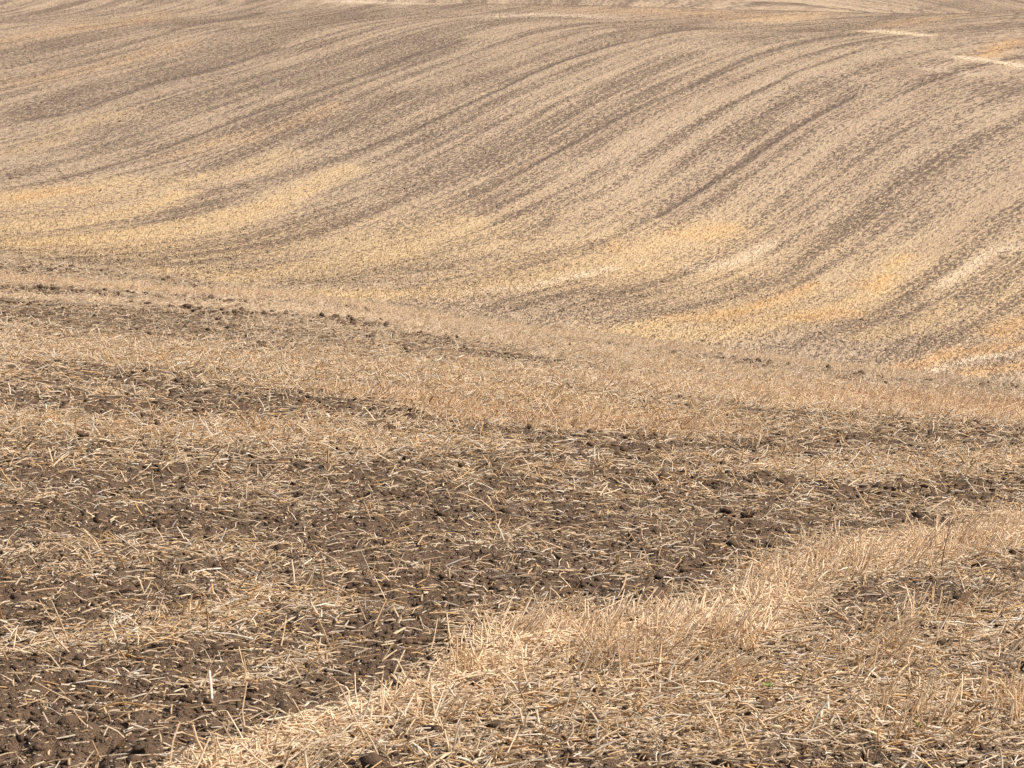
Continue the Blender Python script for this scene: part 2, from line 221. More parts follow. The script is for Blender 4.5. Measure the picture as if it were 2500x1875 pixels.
HILL_W=[-0.01, -0.06, 0.02, 0.41, 0.35, 0.07, 0.0, -0.01, -0.06, -0.04, 0.11, -0.03, -0.1, -0.02, -0.03, -0.0, 0.21, 0.01, -0.41, -0.28, -0.05, -0.05, -0.03, 0.33, 0.05, -0.66, -0.38, -0.02, -0.09, -0.18, 0.07, 0.14, -0.42, -0.27, 0.04, 0.02, -0.06, -0.05, 0.21, 0.12, -0.07, 0.02, 0.17, 0.22, 0.03, 0.07, 0.26, 0.23, 0.15, 0.04, 0.0, -0.02, 0.13, 0.17, 0.11, 0.1, -0.0, 0.01, 0.13, 0.24, -0.07, -0.35, -0.16, -0.02, -0.09, -0.06, -0.04, -0.25, -0.31, -0.12, -0.09, -0.38, -0.48, -0.22, 0.0, 0.19, 0.11]
ROW_S=[-26.09, -3.181, -4.311, -0.546, 2.04, -3.665, -1.893, -1.299]
HILL_G=[[-3.3, -3.27, -3.22, -3.16, -3.08, -2.95, -2.76, -2.52, -2.21, -1.85, -1.43, -0.98, -0.48, 0.08, 0.71, 1.44, 2.24, 3.09, 3.95, 4.77, 5.52, 6.21, 6.85, 7.48, 8.15, 8.87, 9.66, 10.48, 11.31, 12.11, 12.84, 13.49, 14.07, 14.6, 15.12, 15.67, 16.27, 16.93, 17.64, 18.37, 19.08, 19.74, 20.33, 20.87, 21.38], [-3.73, -3.66, -3.59, -3.49, -3.35, -3.17, -2.94, -2.63, -2.26, -1.81, -1.31, -0.76, -0.18, 0.45, 1.15, 1.91, 2.74, 3.6, 4.46, 5.28, 6.04, 6.73, 7.4, 8.07, 8.78, 9.55, 10.36, 11.2, 12.03, 12.8, 13.5, 14.11, 14.66, 15.17, 15.7, 16.26, 16.89, 17.57, 18.29, 19.02, 19.72, 20.37, 20.94, 21.46, 21.94], [-5.21, -5.1, -4.97, -4.81, -4.61, -4.37, -4.07, -3.71, -3.27, -2.74, -2.14, -1.46, -0.71, 0.09, 0.95, 1.87, 2.82, 3.78, 4.71, 5.58, 6.37, 7.11, 7.82, 8.55, 9.31, 10.12, 10.94, 11.75, 12.52, 13.21, 13.81, 14.34, 14.83, 15.31, 15.82, 16.4, 17.03, 17.71, 18.42, 19.12, 19.78, 20.38, 20.92, 21.39, 21.83], [-6.46, -6.32, -6.16, -5.97, -5.73, -5.44, -5.09, -4.65, -4.13, -3.5, -2.77, -1.96, -1.07, -0.11, 0.89, 1.93, 2.98, 4.02, 5.01, 5.92, 6.77, 7.56, 8.35, 9.15, 9.97, 10.79, 11.59, 12.33, 12.99, 13.57, 14.08, 14.57, 15.06, 15.6, 16.18, 16.82, 17.48, 18.14, 18.76, 19.31, 19.77, 20.13, 20.39, 20.59, 20.74], [-7.79, -7.67, -7.53, -7.36, -7.14, -6.85, -6.49, -6.03, -5.45, -4.74, -3.91, -2.96, -1.92, -0.81, 0.35, 1.53, 2.69, 3.8, 4.83, 5.78, 6.68, 7.55, 8.39, 9.2, 9.97, 10.67, 11.29, 11.84, 12.34, 12.84, 13.37, 13.94, 14.57, 15.23, 15.9, 16.56, 17.17, 17.7, 18.14, 18.47, 18.71, 18.87, 18.97, 19.02, 19.05], [-9.13, -8.98, -8.81, -8.6, -8.33, -7.97, -7.52, -6.95, -6.25, -5.41, -4.44, -3.37, -2.21, -1.0, 0.23, 1.45, 2.64, 3.8, 4.94, 6.03, 7.08, 8.05, 8.94, 9.75, 10.49, 11.2, 11.92, 12.68, 13.47, 14.27, 15.05, 15.78, 16.4, 16.9, 17.27, 17.53, 17.69, 17.77, 17.82, 17.84, 17.84, 17.85, 17.85, 17.85, 17.85], [-10.47, -10.29, -10.1, -9.84, -9.52, -9.1, -8.57, -7.9, -7.09, -6.13, -5.05, -3.86, -2.59, -1.3, 0.01, 1.31, 2.58, 3.81, 4.99, 6.09, 7.11, 8.03, 8.87, 9.68, 10.49, 11.34, 12.24, 13.17, 14.1, 14.99, 15.78, 16.46, 16.99, 17.37, 17.63, 17.79, 17.88, 17.92, 17.93, 17.94, 17.94, 17.94, 17.94, 17.94, 17.94]]
# ------------------------------------------------------------------ value noise
def _h(i,j,s):
    n=(i.astype(np.int64)*374761393+j.astype(np.int64)*668265263+s*1442695041)&0xffffffff
    n=((n^(n>>13))*1274126177)&0xffffffff
    return ((n^(n>>16))&0xffff)/65535.0
def vn(x,y,s=0):
    i=np.floor(x); j=np.floor(y); u=x-i; v=y-j; u=u*u*(3-2*u); v=v*v*(3-2*v)
    a=_h(i,j,s); b=_h(i+1,j,s); c=_h(i,j+1,s); d=_h(i+1,j+1,s)
    return (a+(b-a)*u)*(1-v)+(c+(d-c)*u)*v
def fbm(x,y,o=3,s=0):
    r=0;a=.5;t=0
    for k in range(o):
        r=r+a*vn(x,y,s+k*17); t+=a; x=x*2.03+9.1; y=y*2.03+3.7; a*=.5
    return r/t
# ------------------------------------------------------------------ the lie of the land
FAR_U=[-0.34,-0.227,-0.114,0.0,0.114,0.227,0.34]
FG=np.array(HILL_G)
GX=np.arange(-66,67,22.); GY=np.arange(95,300,20.)
CXs,CYs=[a.ravel() for a in np.meshgrid(GX,GY)]
def _cub(g,ui,vi):
    n,m=g.shape; ui=np.clip(ui,0,n-1.0001); vi=np.clip(vi,0,m-1.0001)
    iu=ui.astype(int); iv=vi.astype(int); fu=ui-iu; fv=vi-iv
    def w(t): return (-.5*t+t*t-.5*t**3, 1-2.5*t*t+1.5*t**3, .5*t+2*t*t-1.5*t**3, -.5*t*t+.5*t**3)
    wu=w(fu); wv=w(fv); r=0
    for a in range(4):
        A=np.clip(iu+a-1,0,n-1)
        for b in range(4):
            B=np.clip(iv+b-1,0,m-1); r=r+wu[a]*wv[b]*g[A,B]
    return r
def sstep(a,b,x):
    t=np.clip((x-a)/(b-a),0,1); return t*t*(3-2*t)
def height(X,Y):
    Yc=np.maximum(Y,-10.0); Xc=np.clip(X,-60,60)
    tl=0.045+0.087*sstep(4,60,Yc)
    zn=-(0.025*Yc+0.000458*Yc*Yc*np.where(Yc>0,1,0))-tl*Xc
    zn=np.where(Yc>62, -(0.025*62+0.000458*62*62)-0.0818*(Yc-62)-tl*Xc-0.0002*(Yc-62)**2, zn)
    r=zn; k=Y>71
    if k.any():
        x=X[k]; y=Yc[k]
        u=np.clip(x/np.maximum(y,40),-.34,.34)
        far=_cub(FG,np.interp(u,FAR_U,np.arange(7)),(np.clip(y,90,310)-90)/5.0)
        over=np.maximum(y-310,0); far=far+0.17*over*np.exp(-over/900)
        add=np.zeros_like(x)
        for cx,cy,w in zip(CXs,CYs,HILL_W):
            if abs(w)>.015: add+=w*np.exp(-((x-cx)**2/800.+(y-cy)**2/578.))
        r=zn.copy(); r[k]=zn[k]+(far-zn[k])*sstep(72,102,y)+add*sstep(85,105,y)
    return r
def rows(X,Y):
    # across-the-rows coordinate of the drill passes, metres
    x=np.clip(X,-80,80)/40; y=(np.clip(Y,60,340)-170)/70
    far=X+ROW_S[0]*y+ROW_S[1]*x*x+ROW_S[2]*x*y+ROW_S[3]*y*y+ROW_S[4]*y**3+ROW_S[5]*x**3+ROW_S[6]*x*x*y+ROW_S[7]*x*y*y
    near=X-.62*Y
    return far+(near-far)*(1-sstep(66,92,Y))
def field(X,Y,light=False):
    n=len(X); X=np.asarray(X,float); Y=np.asarray(Y,float)
    S=rows(X,Y); T=Y*.9+X*.4
    farm=sstep(66,92,Y)
    nr=Y<70
    wx=X+np.where(nr,(fbm(X/1.1,Y/2.2,2,5)-.5)*.7,(fbm(X/7,Y/16,2,5)-.5)*2.2); wy=Y+np.where(nr,(fbm(X/1.3,Y/2.0,2,9)-.5)*.9,0)
    nearsoil=.75+.4*(fbm(X/1.0,Y/1.3,3,21)-.5)+.75*(fbm(X*3.6,Y*3.0,2,31)-.5)
    farsoil=.52+.22*(vn(S/2.6,T/40,41)-.5)+.3*(vn(S/.8,T/34,43)-.5)+.45*(vn(S/.35,T/9,45)-.5)+.95*(fbm(S/.5,T/26,3,49)-.5)+.4*(fbm(X/9,Y/9,2,47)-.5)+.3*sstep(170,290,Y)*.35
    soil=nearsoil+(farsoil-nearsoil)*farm
    tint={k:np.zeros(n) for k in ('gold','orange','pale','brown','stub','line')}
    for kind,st,pts in FEATS:
        P=np.array(pts); m=P[:,2].max()*2.6+1
        near=np.median(P[:,1])<70
        b=(wx>P[:,0].min()-m)&(wx<P[:,0].max()+m)&(wy>P[:,1].min()-m*2)&(wy<P[:,1].max()+m*2)&((Y<70)==near)
        idx=np.nonzero(b)[0]
        if len(idx)==0: continue
        x=wx[idx]; y=wy[idx]
        if kind=='line': x=X[idx]+(x-X[idx])*.2; y=Y[idx]+(y-Y[idx])*.2
        best=np.full(len(idx),1e9)
        for i in range(len(P)-1):
            ax,ay,aw=P[i]; bx,by,bw=P[i+1]; dx=bx-ax; dy=by-ay; L=dx*dx+dy*dy+1e-9
            t=np.clip(((x-ax)*dx+(y-ay)*dy)/L,0,1)
            d=np.hypot(x-ax-t*dx,y-ay-t*dy)/np.maximum(aw+t*(bw-aw),.12)
            best=np.minimum(best,d)
        f=np.exp(-best**2*.9) if (near or kind=='line') else np.exp(-(best/(1.15 if kind in('soil','pale') else 1.6))**2*.9)
        if kind in('soil','line'):
            f2=f*st*(.65+.7*vn(X[idx]/3.+7,Y[idx]/5.,77)) if kind=='soil' else f*st
            soil[idx]+=( (1.02 if near else .92)-soil[idx])*np.clip(f2*(1 if near else .8),0,1)
            if kind=='line': tint['line'][idx]=np.maximum(tint['line'][idx],f2)
        elif kind=='nosoil': soil[idx]+=(.08-soil[idx])*np.clip(f*st,0,1)
        else:
            tint[kind][idx]=np.maximum(tint[kind][idx],f*st)
            if kind in('gold','orange','pale','stub'): soil[idx]+=((.12 if kind!='orange' else .25)-soil[idx])*f*st*(.8 if near else .6)
    # golden stubble lies along the foot of the far slope
    foot=np.exp(-((Y-124-.3*X)/20.)**2)*farm*(.5+.9*(fbm(S/3.,T/30,2,71)-.3)); tint['gold']=np.clip(tint['gold']*(.35+.8*(fbm(S/1.0,T/18,3,73)))+.62*np.clip(foot,0,1)*(1-tint['gold']),0,1)
    tint['soil']=np.clip(soil,0,1); tint['S']=S
    tint['far']=farm
    return tint
def rough(X,Y,soil,detail=True):
    # small relief of the tilled soil
    nearw=1-sstep(45,80,Y)
    a=(fbm(X/.33,Y/.33,3,101)-.5)*.065+(np.abs(fbm(X/.11,Y/.11,3,111)-.5))*-.075
    if detail: a=a+(fbm(X/.035,Y/.035,2,121)-.5)*.022
    b=(fbm(X/.8,Y/.8,3,131)-.5)*.12
    return (a*(.45+.75*soil))*nearw+b*(1-nearw)*.8+.02*nearw
# ------------------------------------------------------------------ helpers
def mesh_np(name,V,F,mat=None,col=None,attrs=None,smooth=False,parent=None):
    me=bpy.data.meshes.new(name); k=F.shape[1]
    me.vertices.add(len(V)); me.vertices.foreach_set('co',np.ascontiguousarray(V,dtype=np.float32).ravel())
    me.loops.add(F.size); me.loops.foreach_set('vertex_index',np.ascontiguousarray(F,dtype=np.int32).ravel())
    me.polygons.add(len(F)); me.polygons.foreach_set('loop_start',np.arange(0,F.size,k,dtype=np.int32))
    if smooth: me.polygons.foreach_set('use_smooth',np.ones(len(F),bool))
    me.update(calc_edges=True)
    if col is not None:
        a=me.color_attributes.new('tone','FLOAT_COLOR','POINT'); c=np.ones((len(V),4),np.float32); c[:,:3]=col
        a.data.foreach_set('color',c.ravel())
    for n,v in (attrs or {}).items():
        a=me.attributes.new(n,'FLOAT','POINT'); a.data.foreach_set('value',v.astype(np.float32))
    o=bpy.data.objects.new(name,me); C.objects.link(o)
    if mat: me.materials.append(mat)
    if parent: o.parent=parent
    return o
def tag(o,label=None,cat=None,group=None,kind=None):
    if label: o['label']=label
    if cat: o['category']=cat
    if group: o['group']=group
    if kind: o['kind']=kind
    return o
class NT:
    def __init__(s,m): s.t=m.node_tree; s.n=s.t.nodes; s.l=s.t.links
    def add(s,ty,**kw):
        nd=s.n.new('ShaderNode'+ty)
        for k,v in kw.items():
            if k.startswith('_'): setattr(nd,k[1:],v)
        return nd
    def link(s,a,b): s.l.new(a,b)
    def val(s,x,sock):
        if hasattr(x,'is_output') : s.l.new(x,sock)
        else: sock.default_value=x
    def math(s,op,a,b=0.,c=None,clamp=False):
        nd=s.add('Math',_operation=op,_use_clamp=clamp); s.val(a,nd.inputs[0]); s.val(b,nd.inputs[1])
        if c is not None: s.val(c,nd.inputs[2])
        return nd.outputs[0]
    def mix(s,f,a,b,bt='MIX'):
        nd=s.add('Mix',_data_type='RGBA',_blend_type=bt); s.val(f,nd.inputs[0])
        for x,i in((a,6),(b,7)):
            if hasattr(x,'is_output'): s.l.new(x,nd.inputs[i])
            else: nd.inputs[i].default_value=(*x,1)
        return nd.outputs[2]
    def att(s,n): nd=s.add('Attribute'); nd.attribute_name=n; return nd
    def noise(s,vec,sc,det=2,ro=.5):
        nd=s.add('TexNoise'); nd.inputs['Scale'].default_value=sc; nd.inputs['Detail'].default_value=det; nd.inputs['Roughness'].default_value=ro
        if vec is not None: s.l.new(vec,nd.inputs['Vector'])
        return nd.outputs['Fac']
    def ss(s,x,a,b):
        nd=s.add('MapRange'); nd.interpolation_type='SMOOTHSTEP'; s.val(x,nd.inputs[0]); s.val(a,nd.inputs[1]); s.val(b,nd.inputs[2]); return nd.outputs[0]
def newmat(name,rough=.9,spec=.2):
    m=bpy.data.materials.new(name); m.use_nodes=True; b=m.node_tree.nodes['Principled BSDF']
    b.inputs['Roughness'].default_value=rough; b.inputs['Specular IOR Level'].default_value=spec
    return m,NT(m),b
# ------------------------------------------------------------------ materials
def ground_material():
    m,t,b=newmat('tilled_stubble_ground',.95,.1)
    tc=t.add('TexCoord'); P=tc.outputs['Object']
    soil=t.att('soil').outputs['Fac']; S=t.att('row').outputs['Fac']; far=t.att('far').outputs['Fac']
    gold=t.att('gold').outputs['Fac']; orange=t.att('orange').outputs['Fac']; pale=t.att('pale').outputs['Fac']; brown=t.att('brown').outputs['Fac']; line=t.att('line').outputs['Fac']
    # ---- near: earth with chaff between the straws
    n1=t.noise(P,3.2,4,.6); n2=t.noise(P,38,3,.6); n3=t.noise(P,190,2,.5)
    e=t.mix(n1,(.082,.052,.034),(.152,.102,.068)); e=t.mix(t.ss(n2,.35,.7),e,(.095,.06,.038))
    fl=t.ss(n3,.64,.70); fl=t.math('MULTIPLY',fl,t.math('SUBTRACT',1.05,t.math('MULTIPLY',soil,.7)))
    litter=t.mix(n2,(.42,.31,.20),(.66,.52,.36))
    thr=t.math('ADD',t.math('MULTIPLY',soil,.5),.2)
    lm=t.ss(n2,thr,t.math('ADD',thr,.12))
    e=t.mix(t.math('MULTIPLY',lm,.85),e,litter)
    near=t.mix(fl,e,(.48,.38,.25))
    # ---- far: straw cover speckled by clods, row by row
    st=t.add('CombineXYZ'); t.link(t.math('MULTIPLY',S,1.0),st.inputs[0])
    sep=t.add('SeparateXYZ'); t.link(P,sep.inputs[0]); t.link(t.math('MULTIPLY',sep.outputs[1],.27),st.inputs[1])
    st2=st.outputs[0]
    f1=t.noise(st2,5.5,2,.7)         # clods about 0.2 m
    f2=t.noise(st2,13.0,2,.7)
    sp=t.math('ADD',t.math('MULTIPLY',f1,.6),t.math('MULTIPLY',f2,.4))
    sv=t.add('CombineXYZ'); t.link(t.math('MULTIPLY',S,2.2),sv.inputs[0]); t.link(t.math('MULTIPLY',sep.outputs[1],.06),sv.inputs[1])
    k1=t.noise(sv.outputs[0],1,3,.65)
    sw=t.add('CombineXYZ'); t.link(t.math('MULTIPLY',S,8.0),sw.inputs[0]); t.link(t.math('MULTIPLY',sep.outputs[1],.16),sw.inputs[1])
    k2=t.noise(sw.outputs[0],1,2,.6)
    soil=t.math('ADD',soil,t.math('ADD',t.math('MULTIPLY',t.math('SUBTRACT',k1,.5),.4),t.math('MULTIPLY',t.math('SUBTRACT',k2,.5),.5)),clamp=True)
    th=t.math('SUBTRACT',.600,t.math('MULTIPLY',soil,.165))
    dark=t.ss(sp,th,t.math('ADD',th,.035))
    wave=t.math('SINE',t.math('MULTIPLY',S,2*math.pi/.42))
    wn=t.noise(st2,1.2,2,.5)
    wave=t.math('MULTIPLY',wave,t.math('MULTIPLY',wn,.10))
    big=t.noise(P,.07,3,.6); med=t.noise(st2,.9,4,.65)
    straw=t.mix(med,(.25,.176,.113),(.43,.322,.218))
    straw=t.mix(t.math('MULTIPLY',big,.35),straw,(.42,.29,.19))
    straw=t.mix(t.math('MULTIPLY',gold,.68),straw,(.58,.385,.17))
    straw=t.mix(t.math('MULTIPLY',orange,.75),straw,(.50,.28,.11))
    straw=t.mix(t.math('MULTIPLY',pale,.8),straw,(.62,.49,.35))
    straw=t.mix(t.math('MULTIPLY',brown,.42),straw,(.24,.155,.105))
    fine=t.noise(st2,26,2,.6)
    straw=t.mix(t.math('MULTIPLY',t.ss(fine,.3,.75),.45),straw,t.mix(.5,straw,(.80,.66,.48)))
    dk=t.mix(f2,(.07,.047,.037),(.135,.095,.072))
    soft=t.math('MULTIPLY',t.math('POWER',soil,1.5),.14)
    fc=t.mix(soft,straw,(.15,.11,.088))
    fc=t.mix(t.math('MULTIPLY',dark,.85),fc,dk)
    fc=t.mix(t.math('MULTIPLY',line,.45),fc,(.07,.05,.045))
    hs=t.add('HueSaturation'); t.link(fc,hs.inputs['Color']); t.link(t.math('ADD',1.0,wave),hs.inputs['Value'])
    col=t.mix(far,near,hs.outputs[0])
    t.link(col,b.inputs['Base Color'])
    bm=t.add('Bump'); bm.inputs['Strength'].default_value=.9; bm.inputs['Distance'].default_value=1
    hn=t.math('ADD',t.math('MULTIPLY',n2,.03),t.math('MULTIPLY',n3,.009))
    hf=t.math('ADD',t.math('MULTIPLY',f1,.22),t.math('MULTIPLY',fine,.05))
    mx=t.add('Mix'); t.link(far,mx.inputs[0]); t.link(hn,mx.inputs[2]); t.link(hf,mx.inputs[3])
    t.link(mx.outputs[0],bm.inputs['Height']); t.link(bm.outputs[0],b.inputs['Normal'])
    return m
def straw_material():
    m,t,b=newmat('dry_straw',.55,.35)
    c=t.att('tone').outputs['Color']; tc=t.add('TexCoord'); n=t.noise(tc.outputs['Object'],70,2,.6)
    col=t.mix(t.ss(n,.35,.75),c,t.mix(1,c,(.72,.62,.5),'MULTIPLY'))
    t.link(col,b.inputs['Base Color'])
    tr=t.add('BsdfTranslucent'); t.link(col,tr.inputs['Color']); ms=t.add('MixShader'); ms.inputs[0].default_value=.4
    out=[n_ for n_ in m.node_tree.nodes if n_.type=='OUTPUT_MATERIAL'][0]
    t.link(b.outputs[0],ms.inputs[1]); t.link(tr.outputs[0],ms.inputs[2]); t.link(ms.outputs[0],out.inputs['Surface'])
    return m
def soil_material():
    m,t,b=newmat('earth_clod',.97,.08)
    tc=t.add('TexCoord'); P=tc.outputs['Object']; n=t.noise(P,30,4,.65); n2=t.noise(P,150,3,.6)
    col=t.mix(n,(.062,.039,.025),(.14,.092,.06)); col=t.mix(t.ss(n2,.68,.74),col,(.34,.26,.17))
    t.link(col,b.inputs['Base Color']); bm=t.add('Bump'); bm.inputs['Strength'].default_value=1; bm.inputs['Distance'].default_value=1
    t.link(t.math('MULTIPLY',t.math('ADD',n,n2),.006),bm.inputs['Height']); t.link(bm.outputs[0],b.inputs['Normal'])
    return m
M_G=ground_material(); M_S=straw_material(); M_C=soil_material()
def flat_mat(name,c1,c2,rough=.7):
    m,t,b=newmat(name,rough,.3); tc=t.add('TexCoord'); n=t.noise(tc.outputs['Object'],60,3,.6)
    t.link(t.mix(n,c1,c2),b.inputs['Base Color']); return m
M_GREEN=flat_mat('seedling_green',(.10,.17,.03),(.2,.27,.07)); M_WEED=flat_mat('dead_weed',(.09,.035,.025),(.16,.08,.05)); M_EAR=flat_mat('dry_ear',(.5,.38,.22),(.72,.58,.38))
# ------------------------------------------------------------------ the ground, one sheet
def build_ground():
    yr=[-12,-8,-5,-3,-1,0.5,2,3,4]; y=4.7
    while y<66: yr.append(y); y*=1.0028
    while y<90: yr.append(y); y+=.6
    while y<262: yr.append(y); y+=.27
    while y<350: yr.append(y); y+=.5
    while y<1400: yr.append(y); y*=1.04
    yr=np.array(yr)
    ui=np.linspace(-.262,.262,800); st=[]
    u=.262;d=.0015
    while u<3.0: d*=1.25; u+=d; st.append(u)
    st=np.array(st); uc=np.concatenate([-st[::-1],ui,st])
    U,Y=np.meshgrid(uc,yr); G=np.sqrt(np.maximum(Y,0)**2+9.0)
    X=(U*G).ravel(); Y=Y.ravel()
    f=field(X,Y); Z=height(X,Y)+rough(X,Y,f['soil'])-.012*f['line']*(1-f['far'])-.12*f['line']*f['far']
    nr,nc=len(yr),len(uc); print('ground',nr,nc)
    i=np.arange(nr*nc).reshape(nr,nc)
    F=np.stack([i[:-1,:-1],i[:-1,1:],i[1:,1:],i[1:,:-1]],-1).reshape(-1,4)
    at={k:f[k] for k in('soil','gold','orange','pale','brown','line','far')}; at['row']=f['S']
    o=mesh_np('ground',np.stack([X,Y,Z],-1),F,M_G,attrs=at,smooth=True)
    tag(o,'rolling harvested field of tilled brown soil and stubble rows','ground',kind='structure')
build_ground()
def surf(X,Y,f=None):
    if f is None: f=field(X,Y)
    return height(X,Y)+rough(X,Y,f['soil'])
# ------------------------------------------------------------------ straw
def straws(P,D,L,r,bend,rings=3,flat=None):
    """tubes: start point P, unit direction D, length L, radius r, bend vector"""
    n=len(P); ref=np.where(np.abs(D[:,2:3])>.9,np.array([[1.,0,0]]),np.array([[0,0,1.]]))
    A=np.cross(D,ref); A/=np.linalg.norm(A,axis=1,keepdims=True); B=np.cross(D,A)
    V=np.zeros((n,rings,3,3)); ph=rng.random(n)*6.28
    for k in range(rings):
        t=k/(rings-1); cen=P+D*(L*t)[:,None]+bend*(4*t*(1-t)) if rings>2 else P+D*(L*t)[:,None]
        rr=r*(1-.25*t)
        for s in range(3):
            a=ph+s*2.094; V[:,k,s]=cen+A*(np.cos(a)*rr)[:,None]+B*(np.sin(a)*rr*.8)[:,None]
    base=(np.arange(n)*rings*3)[:,None,None]
    q=[]
    for k in range(rings-1):
        for s in range(3):
            s2=(s+1)%3; q.append([k*3+s,k*3+s2,(k+1)*3+s2,(k+1)*3+s])
    F=(base+np.array(q)[None]).reshape(-1,4)
    # the cut end shows: close the tip with a thin quad
    tip=np.array([[(rings-1)*3,(rings-1)*3+1,(rings-1)*3+2,(rings-1)*3+2]])
    return V.reshape(-1,3),F,rings*3
TONES=np.array([(.78,.62,.41),(.86,.72,.51),(.70,.52,.30),(.90,.80,.63),(.52,.35,.19),(.70,.57,.41),(.80,.57,.28),(.93,.87,.75)])
TW=np.array([.24,.22,.12,.15,.05,.09,.06,.07])
def tones(n,f,Y=None):
    c=TONES[rng.choice(len(TONES),n,p=TW/TW.sum())]*(.78+.32*rng.random(n))[:,None]
    g=f['gold'];o=f['orange'];p=f['pale']
    c=c+(np.array([.84,.62,.32])-c)*(g*.5)[:,None]; c=c+(np.array([.72,.46,.24])-c)*(o*.6)[:,None]; c=c+(np.array([1.02,.88,.66])-c)*(p*.75)[:,None]
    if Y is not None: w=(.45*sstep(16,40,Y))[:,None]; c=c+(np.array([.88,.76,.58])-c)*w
    return c*np.array([1.0,.975,.98])
def sub(f,k): return {a:b[k] for a,b in f.items()}
def sample(n,y0,y1,p=1.0,m=.252):
    """points spread over the wedge between two distances"""
    v=rng.random(n)
    if abs(p-2)<1e-6: Y=y0*(y1/y0)**v
    else: q=2-p; Y=(y0**q+v*(y1**q-y0**q))**(1/q)
    X=(rng.random(n)*2-1)*m*Y
    return X,Y
def lying(name,n,y0,y1,p,Lmed,r0,rings,keep,label,steep=.14,k0=.13,grow=0.0):
    X,Y=sample(n,y0,y1,p); f=field(X,Y)
    k=rng.random(n)<np.clip(keep*(k0+(1-f['soil'])**2.0*1.4),0,1)
    X=X[k];Y=Y[k];f=sub(f,k); n=len(X)
    az=rng.random(n)*2*math.pi
    # straw tends to lie across the line of travel
    a2=rng.normal(.25,.55,n)+np.where(rng.random(n)<.5,math.pi,0); az=np.where(rng.random(n)<.45,a2,az)
    st=rng.random(n)<steep
    pit=np.where(st,rng.uniform(.35,1.2,n),np.abs(rng.normal(0,.17,n)))
    L=np.clip(Lmed*np.exp(rng.normal(0,.62,n)),.01,.24)*(1+grow*(Y-y0)/(y1-y0))
    L=np.where(st,np.minimum(L,.14),L)
    D=np.stack([np.cos(az)*np.cos(pit),np.sin(az)*np.cos(pit),np.sin(pit)],-1)
    x2=X+D[:,0]*L; y2=Y+D[:,1]*L
    z1=surf(X,Y,f); z2=height(x2,y2)+rough(x2,y2,f['soil'])
    lift=rng.random(n)*(.004+.022*(1-f['soil']))
    zz1=z1+lift; zz2=np.maximum(z1+D[:,2]*L,z2+.002)+lift
    P=np.stack([X,Y,zz1],-1); D=np.stack([x2-X,y2-Y,zz2-zz1],-1); L=np.linalg.norm(D,axis=1); D/=L[:,None]
    r=r0*(.55+.8*rng.random(n))*(1+grow*1.6*(Y-y0)/(y1-y0))
    bend=rng.normal(0,1,(n,3))*(L*.05)[:,None]; bend[:,2]=np.abs(bend[:,2])
    V,F,q=straws(P,D,L,r,bend,rings)
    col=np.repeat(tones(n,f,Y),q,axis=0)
    print(name,n)
    o=mesh_np(name,V,F,M_S,col=col); return tag(o,label,'straw',kind='stuff')
def stubble(name,n,y0,y1,p,Lm,r0,rings,label,grow=0.0,base=.02):
    X,Y=sample(n,y0,y1,p); f=field(X,Y)
    cl0=fbm(X*7,Y*5,2,7); pr=np.clip(f['stub']*1.1*sstep(.38,.6,cl0)*(.55+.5*fbm(X*1.7,Y*1.7,2,8))+base*(1-f['soil']),0,1)
    k=rng.random(n)<pr; X=X[k];Y=Y[k];f=sub(f,k); n=len(X)
    # gather into drill rows and tufts
    S=X-.62*Y; sp=.13; dS=(np.round(S/sp)*sp-S)*.8; X=X+dS*.7
    gx=vn(X*9,Y*9,3)-.5; X=X+gx*.04
    z=surf(X,Y,f)
    az=rng.normal(.1,.9,n); pit=np.clip(rng.normal(1.12,.26,n),.35,1.5)
    cl=vn(X*6,Y*5,61); az=az*.5+(cl-.5)*4.5; pit=pit-.5*vn(X*6+9,Y*5,64)+.12
    pit=pit-.35*(vn(X*1.3+5,Y*1.3,62)>.62)
    D=np.stack([np.cos(az)*np.cos(pit),np.sin(az)*np.cos(pit),np.sin(pit)],-1)
    L=np.clip(rng.normal(Lm,Lm*.25,n),.04,.24)*(1+grow*.1*(Y-y0)/(y1-y0))
    P=np.stack([X,Y,z-.01],-1)
    r=r0*(.6+.6*rng.random(n))*(1+grow*(Y-y0)/(y1-y0))
    bend=rng.normal(0,1,(n,3))*(L*.04)[:,None]
    V,F,q=straws(P,D,L,r,bend,rings)
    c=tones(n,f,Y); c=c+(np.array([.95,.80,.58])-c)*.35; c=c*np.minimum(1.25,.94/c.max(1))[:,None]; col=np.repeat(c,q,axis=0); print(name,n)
    o=mesh_np(name,V,F,M_S,col=col); return tag(o,label,'stubble',kind='stuff')
lying('loose_straw',100000,5.2,13,1.0,.040,.0042,3,.85,'pale chopped straw strewn over the soil nearest the camera')
lying('loose_straw',260000,13,28,1.0,.050,.0048,3,.8,'tangled straw litter on the middle of the near slope',grow=.35)
lying('loose_straw',380000,28,66,1.3,.08,.0054,2,.8,'straw litter thinning out towards the crest of the near slope',grow=.5,steep=.15)
stubble('standing_stubble',42000,5.2,13,1.0,.125,.004,3,'short golden stubble standing in the foreground strip',base=.012)
stubble('standing_stubble',130000,13,30,1.0,.095,.0034,2,'upright orange and gold stubble strips in the middle distance',grow=.5,base=.02)
stubble('standing_stubble',240000,30,66,1.3,.085,.0042,2,'stubble bristling along the crest of the near slope',grow=.6,base=.05)
